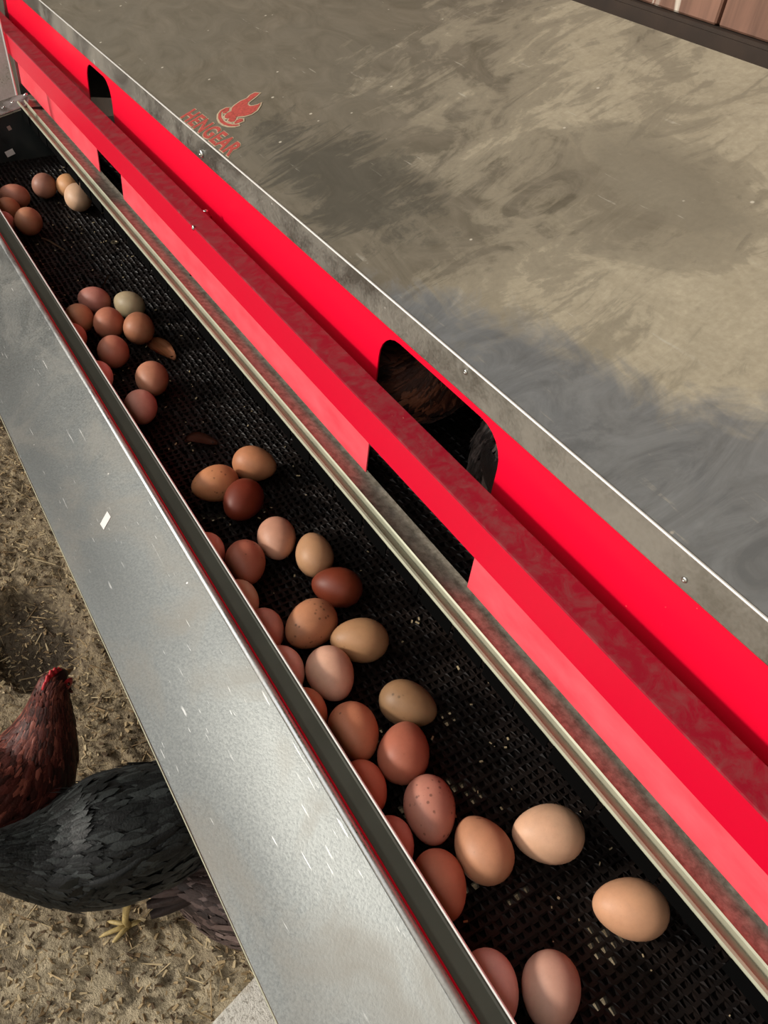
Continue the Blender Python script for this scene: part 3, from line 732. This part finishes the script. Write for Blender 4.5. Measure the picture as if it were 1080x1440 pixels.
leaf(on_mat(150, 399), 0.045, 0.004, -0.6, '6a5a4a', 'straw_stalk', 'short straw stalk on the mat above the cluster of eggs', 'straw', 0.003)
bm = bmesh.new()
for k in range(260):
    x = random.uniform(-1.7, 0.05); y = random.uniform(0.20, 0.39); q = random.uniform(0.0006, 0.0017); v0 = bx(bm, 0, q * random.uniform(1, 3), 0, q, 0, q * 0.6)
    R = Matrix.Rotation(random.uniform(0, 6.28), 3, 'Z')
    for v in v0: v.co = R @ v.co + Vector((x, y, mat_z(y) + 0.001))
o = obj('grit', bm, chipm[3]); o['kind'] = 'stuff'; tag(o, 'pale grains of grit sprinkled over the black tray mat', 'grit')
p = on_mat(162, 346); bm = bmesh.new(); R = []
for rr, h in ((0.0065, 0), (0.0065, 0.0012), (0.0038, 0.0014), (0.0032, 0.0005)): R.append([bm.verts.new((rr * math.cos(a * math.pi / 8), rr * math.sin(a * math.pi / 8), h)) for a in range(16)])
for i in range(3):
    for k in range(16): bm.faces.new((R[i][k], R[i][(k + 1) % 16], R[i + 1][(k + 1) % 16], R[i + 1][k]))
bm.faces.new(R[-1]); tag(obj('washer', bm, plain('dull_metal', '7a705c', 0.45, 0.8), None, False, p + Vector((0, 0, 0.001))), 'small dull metal washer lying on the black mat', 'washer')

# ------------------------------------------------------------------ HENS
STAND = [(-0.235, .350, .010, .020), (-0.205, .335, .026, .042), (-0.165, .305, .045, .060), (-0.115, .270, .074, .080), (-0.055, .245, .095, .094), (0.01, .238, .100, .098),
         (0.065, .245, .092, .092), (0.110, .268, .072, .074), (0.140, .300, .051, .054), (0.160, .335, .036, .038), (0.172, .365, .027, .029), (0.184, .388, .0215, .023), (0.203, .394, .0165, .0175), (0.217, .389, .006, .007)]
FORWARD = [(-0.205, .300, .014, .022), (-0.185, .298, .035, .042), (-0.150, .285, .060, .062), (-0.105, .262, .084, .082), (-0.050, .245, .098, .094), (0.01, .240, .100, .096),
         (0.065, .242, .090, .088), (0.105, .252, .072, .070), (0.138, .268, .054, .053), (0.165, .284, .041, .041), (0.190, .297, .032, .032), (0.212, .306, .024, .024), (0.232, .306, .0175, .018), (0.247, .300, .007, .007)]
SIT = [(-0.185, .150, .010, .018), (-0.165, .145, .030, .035), (-0.125, .125, .060, .058), (-0.08, .105, .085, .076), (-0.03, .095, .098, .084), (0.02, .093, .098, .084),
         (0.065, .098, .086, .078), (0.095, .112, .064, .060), (0.108, .128, .044, .042), (0.114, .142, .032, .031), (0.122, .153, .0235, .024), (0.136, .159, .018, .019), (0.150, .156, .008, .009)]
def spine_eval(prof, s):
    n_ = len(prof) - 1; x = max(0, min(n_ - 1e-6, s * n_)); i = int(x); f = x - i
    P = [prof[max(0, min(n_, i + k))] for k in (-1, 0, 1, 2)]; out = []
    for c in range(4):
        p0, p1, p2, p3 = [q[c] for q in P]
        out.append(0.5 * ((2 * p1) + (-p0 + p2) * f + (2 * p0 - 5 * p1 + 4 * p2 - p3) * f * f + (-p0 + 3 * p1 - 3 * p2 + p3) * f ** 3))
    return out
def surf(prof, s, a):
    x, z, ry, rz = spine_eval(prof, s); x2, z2, _, _ = spine_eval(prof, min(1, s + 0.01)); x1, z1, _, _ = spine_eval(prof, max(0, s - 0.01))
    t = Vector((x2 - x1, 0, z2 - z1)).normalized(); up = Vector((-t.z, 0, t.x)); sd_ = Vector((0, 1, 0))
    n_ = sd_ * math.cos(a) / max(ry, 1e-3) + up * math.sin(a) / max(rz, 1e-3)
    return Vector((x, 0, z)) + sd_ * ry * math.cos(a) + up * rz * math.sin(a), n_.normalized(), t
def feather_mat(name, dark, mid, hi, rough=0.5):
    t = NT(name); at = t.n.new('ShaderNodeAttribute'); at.attribute_name = 'tone'
    n_ = t.noise(t.map((1, 1, 1)), 70, 4, 0.65)
    c = t.ramp(t.math('ADD', t.math('MULTIPLY', at.outputs['Fac'], 0.65), t.math('MULTIPLY', n_, 0.4)), [(0.25, srgb(dark)), (0.6, srgb(mid)), (0.95, srgb(hi))])
    t.set(c, rough, 0, 0.25)
    t.b.inputs['Sheen Weight'].default_value = 0.03
    t.bump(t.noise(t.map((1, 1, 1)), 260, 3), 0.4, 0.002)
    return t.m
def feathers(prof, n_, sr, size, parent, mat, arange=(0, 2 * math.pi), name='plumage'):
    bm = bmesh.new(); lay = bm.verts.layers.float.new('tone')
    for k in range(n_):
        s = random.uniform(*sr); a = random.uniform(*arange)
        p, nn, t = surf(prof, s, a); L = size * random.uniform(0.7, 1.25) * (1.0 - 0.55 * max(0, s - 0.5) * 2); W = L * random.uniform(0.32, 0.45)
        p2 = surf(prof, max(0.0, s - 0.03), a)[0]; t = (p - p2).normalized() if (p - p2).length > 1e-5 else t
        dirv = (-t + nn * random.uniform(0.03, 0.13) + Vector((0, random.uniform(-.12, .12), 0))).normalized(); w_ = nn.cross(dirv).normalized(); tone = random.random()
        p = p + nn * random.uniform(0.001, 0.004)
        pts = [(0, 0), (0.3, 0.5), (0.7, 0.48), (1.0, 0.0), (0.7, -0.48), (0.3, -0.5)]
        mid = [bm.verts.new(p + dirv * L * x + nn * 0.0022 - nn * 0.10 * L * (x ** 2)) for x in (0.0, 0.5, 1.0)]
        l_ = [bm.verts.new(p + dirv * L * x + w_ * W * y - nn * (0.08 * L * x * x + 0.0006)) for x, y in ((0.28, 0.5), (0.72, 0.42))]
        r_ = [bm.verts.new(p + dirv * L * x + w_ * W * y - nn * (0.08 * L * x * x + 0.0006)) for x, y in ((0.28, -0.5), (0.72, -0.42))]
        for v in mid + l_ + r_: v[lay] = tone
        for f in ((mid[0], l_[0], mid[1]), (l_[0], l_[1], mid[1]), (l_[1], mid[2], mid[1]), (mid[0], mid[1], r_[0]), (r_[0], mid[1], r_[1]), (r_[1], mid[1], mid[2])): bm.faces.new(f)
    o = obj(name, bm, mat, parent, True); o['kind'] = 'stuff'; return o
M['comb'] = plain('red_comb_skin', 'b3202a', 0.45, 0, 0.15, 120); M['beak'] = plain('horn_beak', '8a6a45', 0.4); M['leg'] = plain('scaly_leg', 'a8935f', 0.6, 0, 0.25, 200); M['eye'] = plain('amber_eye', '2a1206', 0.1)
def toes(root, mat, foot, parent, size=1.0):
    bm = bmesh.new()
    if root is not None: tube(bm, [root, foot + Vector((0.004, 0, 0.03)), foot + Vector((0, 0, 0.006))], [0.009, 0.0055, 0.006], 8)
    for ang, L in ((0.0, 0.052), (0.55, 0.042), (-0.55, 0.042), (math.pi, 0.024)):
        d = Vector((math.cos(ang), math.sin(ang), 0)); L *= size
        tube(bm, [foot + Vector((0, 0, 0.006)), foot + d * L * 0.4 + Vector((0, 0, 0.0085)), foot + d * L * 0.8 + Vector((0, 0, 0.0055)), foot + d * L + Vector((0, 0, 0.0015))], [0.005, 0.0046, 0.0036, 0.001], 7)
    return obj('leg', bm, mat, parent, True)
def hen(loc, rz, prof, label, cols, scale=1.0, group=None, legs=True, nf=2600, flights=True, fs=0.034):
    h = empty('hen', loc, rz); h.scale = (scale,) * 3; tag(h, label, 'hen', group)
    fm = feather_mat('feathers', *cols); bm = bmesh.new(); seg, n_ = 28, 54; rows = []
    lay = bm.verts.layers.float.new('tone')
    for i in range(n_ + 1):
        rows.append([bm.verts.new(surf(prof, i / n_, 2 * math.pi * k / seg)[0]) for k in range(seg)])
    for i in range(n_):
        for k in range(seg): bm.faces.new((rows[i][k], rows[i][(k + 1) % seg], rows[i + 1][(k + 1) % seg], rows[i + 1][k]))
    bm.faces.new(rows[0][::-1]); bm.faces.new(rows[-1])
    for v in bm.verts: v[lay] = 0.05 + 0.2 * noise.noise(v.co * 30)
    bmesh.ops.recalc_face_normals(bm, faces=bm.faces[:]); body = obj('body', bm, fm, h, True)
    feathers(prof, nf, (0.12, 0.80), fs, h, fm); feathers(prof, int(nf * 0.5), (0.6, 0.90), 0.026, h, fm, name='neck_hackle')
    # wings
    for sgn in (-1, 1):
        bm = bmesh.new(); lay = bm.verts.layers.float.new('tone'); x, z, ry, rz_ = spine_eval(prof, 0.40); rw = []
        for i in range(15):
            s = i / 14; wd = math.sin(math.pi * (0.004 + 0.96 * s)) ** 0.7; px = x + 0.085 - 0.20 * s; _, zz, r2, _ = spine_eval(prof, 0.52 - 0.40 * s)
            rw.append([bm.verts.new((px, sgn * (r2 * (0.74 + 0.12 * wd) + 0.014 * math.cos(a) * wd), zz + 0.015 + 0.052 * math.sin(a) * wd * (1 - 0.3 * s))) for a in [2 * math.pi * k / 12 for k in range(12)]])
        for i in range(14):
            for k in range(12): bm.faces.new((rw[i][k], rw[i][(k + 1) % 12], rw[i + 1][(k + 1) % 12], rw[i + 1][k]))
        bm.faces.new(rw[0][::-1]); bm.faces.new(rw[-1])
        for v in bm.verts: v[lay] = 0.3
        # long overlapping flight feathers lying along the wing
        for q in range(46 if flights else 0):
            s = random.uniform(0.05, 0.75); v_ = random.uniform(-0.9, 0.9); _, zz, r2, _ = spine_eval(prof, 0.52 - 0.40 * s)
            b0 = Vector((x + 0.085 - 0.20 * s, sgn * (r2 * 0.86 + 0.0155 * math.sqrt(1 - v_ * v_ * 0.9)), zz + 0.015 + 0.045 * v_)); L = random.uniform(0.045, 0.075); W = 0.014; tone = random.random()
            n0 = Vector((0, sgn, 0.35 * v_ + 0.2)).normalized(); d = Vector((-1, -sgn * 0.13, -0.10 - 0.1 * v_)).normalized(); u = n0.cross(d)
            vs = [bm.verts.new(b0 + d * L * a_ + u * W * b_ + n0 * (0.002 - 0.004 * a_)) for a_, b_ in ((0, 0), (0.2, 0.5), (0.85, 0.42), (1, 0), (0.85, -0.42), (0.2, -0.5))]
            for v in vs: v[lay] = tone
            bm.faces.new(vs)
        obj('wing', bm, fm, h, True)
    # tail feathers
    x, z, ry, rz_ = spine_eval(prof, 0.03)
    for q in range(7):
        bm = bmesh.new(); lay = bm.verts.layers.float.new('tone'); a = (q - 3) * 0.13; L = 0.11 * (1 - 0.04 * abs(q - 3)); d = Vector((-math.cos(a) * 0.9, math.sin(a), 0.30 if prof is STAND else 0.12)).normalized(); sd_ = Vector((0, 1, 0)).cross(d).normalized().cross(d) * -1
        b0 = Vector((x + 0.05, math.sin(a) * 0.05, z + 0.008 + 0.0022 * (3 - abs(q - 3)))); up = d.cross(sd_).normalized(); rr = []
        for i in range(7):
            s = i / 6; W = 0.015 * math.sin(math.pi * min(0.97, 0.15 + 0.78 * s)) ** 0.5
            c = b0 + d * L * s - Vector((0, 0, 0.012 * s * s)); rr.append([bm.verts.new(c - sd_ * W), bm.verts.new(c + up * 0.0012), bm.verts.new(c + sd_ * W), bm.verts.new(c - up * 0.0008)])
        for i in range(6):
            for k in range(4): bm.faces.new((rr[i][k], rr[i][(k + 1) % 4], rr[i + 1][(k + 1) % 4], rr[i + 1][k]))
        tn = random.random() * 0.6
        for v in bm.verts: v[lay] = tn
        obj('tail_feather', bm, fm, h, True)
    # head parts
    n_ = len(prof); hx, hz, hy, hh = prof[n_ - 3]; tx, tz, _, _ = prof[n_ - 1]; t = Vector((tx - hx, 0, tz - hz)).normalized()
    bm = bmesh.new(); tube(bm, [Vector((tx - 0.008, 0, tz)), Vector((tx + 0.006, 0, tz - 0.002)), Vector((tx + 0.019, 0, tz - 0.009))], [0.0075, 0.0055, 0.0008], 10); obj('beak', bm, M['beak'], h, True)
    bm = bmesh.new(); ro = []; npt = 22
    for i in range(npt + 1):
        s = i / npt; px = tx - 0.002 - 0.052 * s; base = hz + hh * 0.82 - 0.006 * abs(s - 0.5) * 2 + (-0.004 if s < 0.1 else 0)
        hgt = 0.004 + 0.020 * math.sin(math.pi * (0.08 + 0.86 * s)) * (0.62 + 0.38 * abs(math.sin(s * math.pi * 5)))
        w_ = 0.0036; ro.append([bm.verts.new((px, -w_, base)), bm.verts.new((px, -w_ * 0.45, base + hgt)), bm.verts.new((px, w_ * 0.45, base + hgt)), bm.verts.new((px, w_, base))])
    for i in range(npt):
        for k in range(4): bm.faces.new((ro[i][k], ro[i][(k + 1) % 4], ro[i + 1][(k + 1) % 4], ro[i + 1][k]))
    bm.faces.new(ro[0]); bm.faces.new(ro[-1][::-1]); bmesh.ops.recalc_face_normals(bm, faces=bm.faces[:]); obj('comb', bm, M['comb'], h, True)
    for sgn in (-1, 1):
        bm = bmesh.new(); bmesh.ops.create_uvsphere(bm, u_segments=10, v_segments=8, radius=1.0)
        for v in bm.verts: v.co = Vector((tx - 0.013 + v.co.x * 0.0085, sgn * 0.008 + v.co.y * 0.0028, tz - 0.022 + v.co.z * 0.0135))
        obj('wattle', bm, M['comb'], h, True)
        bm = bmesh.new(); bmesh.ops.create_uvsphere(bm, u_segments=12, v_segments=8, radius=1.0)
        for v in bm.verts: v.co = Vector((hx + 0.014 + v.co.x * 0.017, sgn * (hy - 0.0035) + v.co.y * 0.0042, hz - 0.001 + v.co.z * 0.013))
        obj('face_skin', bm, M['comb'], h, True)
        bm = bmesh.new(); bmesh.ops.create_uvsphere(bm, u_segments=10, v_segments=8, radius=0.0036)
        for v in bm.verts: v.co += Vector((hx + 0.016, sgn * (hy + 0.0002), hz + 0.003))
        obj('eye', bm, M['eye'], h, True)
        if legs: toes(Vector((0.0, sgn * 0.045, 0.17)), M['leg'], Vector((0.02, sgn * 0.048, -0.004)), h)
    return h
BLACK = ('090a0a', '141716', '343837'); RUST = ('2c120d', '4f211a', '8a4d3e'); MAUVE = ('3a302d', '66544f', '93807a'); DARK = ('14100f', '2c2523', '6a5e5a')
def place(px_tail, px_head, zt, zh, prof, sc, *a, **k):
    """put the hen so that its body centre and head fall on two sight points at their real heights"""
    pb = at_z(px_tail[0], px_tail[1], zt * sc); ph = at_z(px_head[0], px_head[1], zh * sc)
    d = ph - pb; return hen((pb.x, pb.y, 0), math.atan2(d.y, d.x), prof, a[0], a[1], sc, **k)
place((168, 1172), (2, 1196), 0.25, 0.31, FORWARD, 1.0, 'black hen with head stretched to the left, back showing beside the metal lid', BLACK)
place((-12, 1140), (60, 985), 0.25, 0.38, STAND, 0.95, 'red-brown hen with a red comb at the left image edge', RUST)
pt = at_z(378, 1252, 0.10); hen((pt.x, pt.y, 0.004), math.radians(62), SIT, 'mauve-brown hen crouching, mostly hidden under the metal lid behind the black hen', MAUVE, 0.88, nf=1800, legs=False)
zn = zd(0.557)
bh = hen((-0.665, 0.475, zn), math.radians(8), SIT, 'brown hen sitting inside the nest at the left of the near opening', ('24110a', '4f2a1c', '7d4c36'), 0.92, legs=False, nf=2600, flights=False, fs=0.026)
ft = at_z(562, 568, zn + 0.01); o = toes(None, M['leg'], Vector((0, 0, 0.004)), bh, 0.9); o.parent = bh
o.matrix_local = bh.matrix_basis.inverted() @ (Matrix.Translation((ft.x, ft.y, zn + 0.002)) @ Matrix.Rotation(0.5, 4, 'Z'))
hen((-0.335, 0.478, zn), math.radians(172), SIT, 'dark hen sitting inside the nest at the right of the near opening', DARK, 0.92, legs=False, nf=2400, flights=False, fs=0.028)
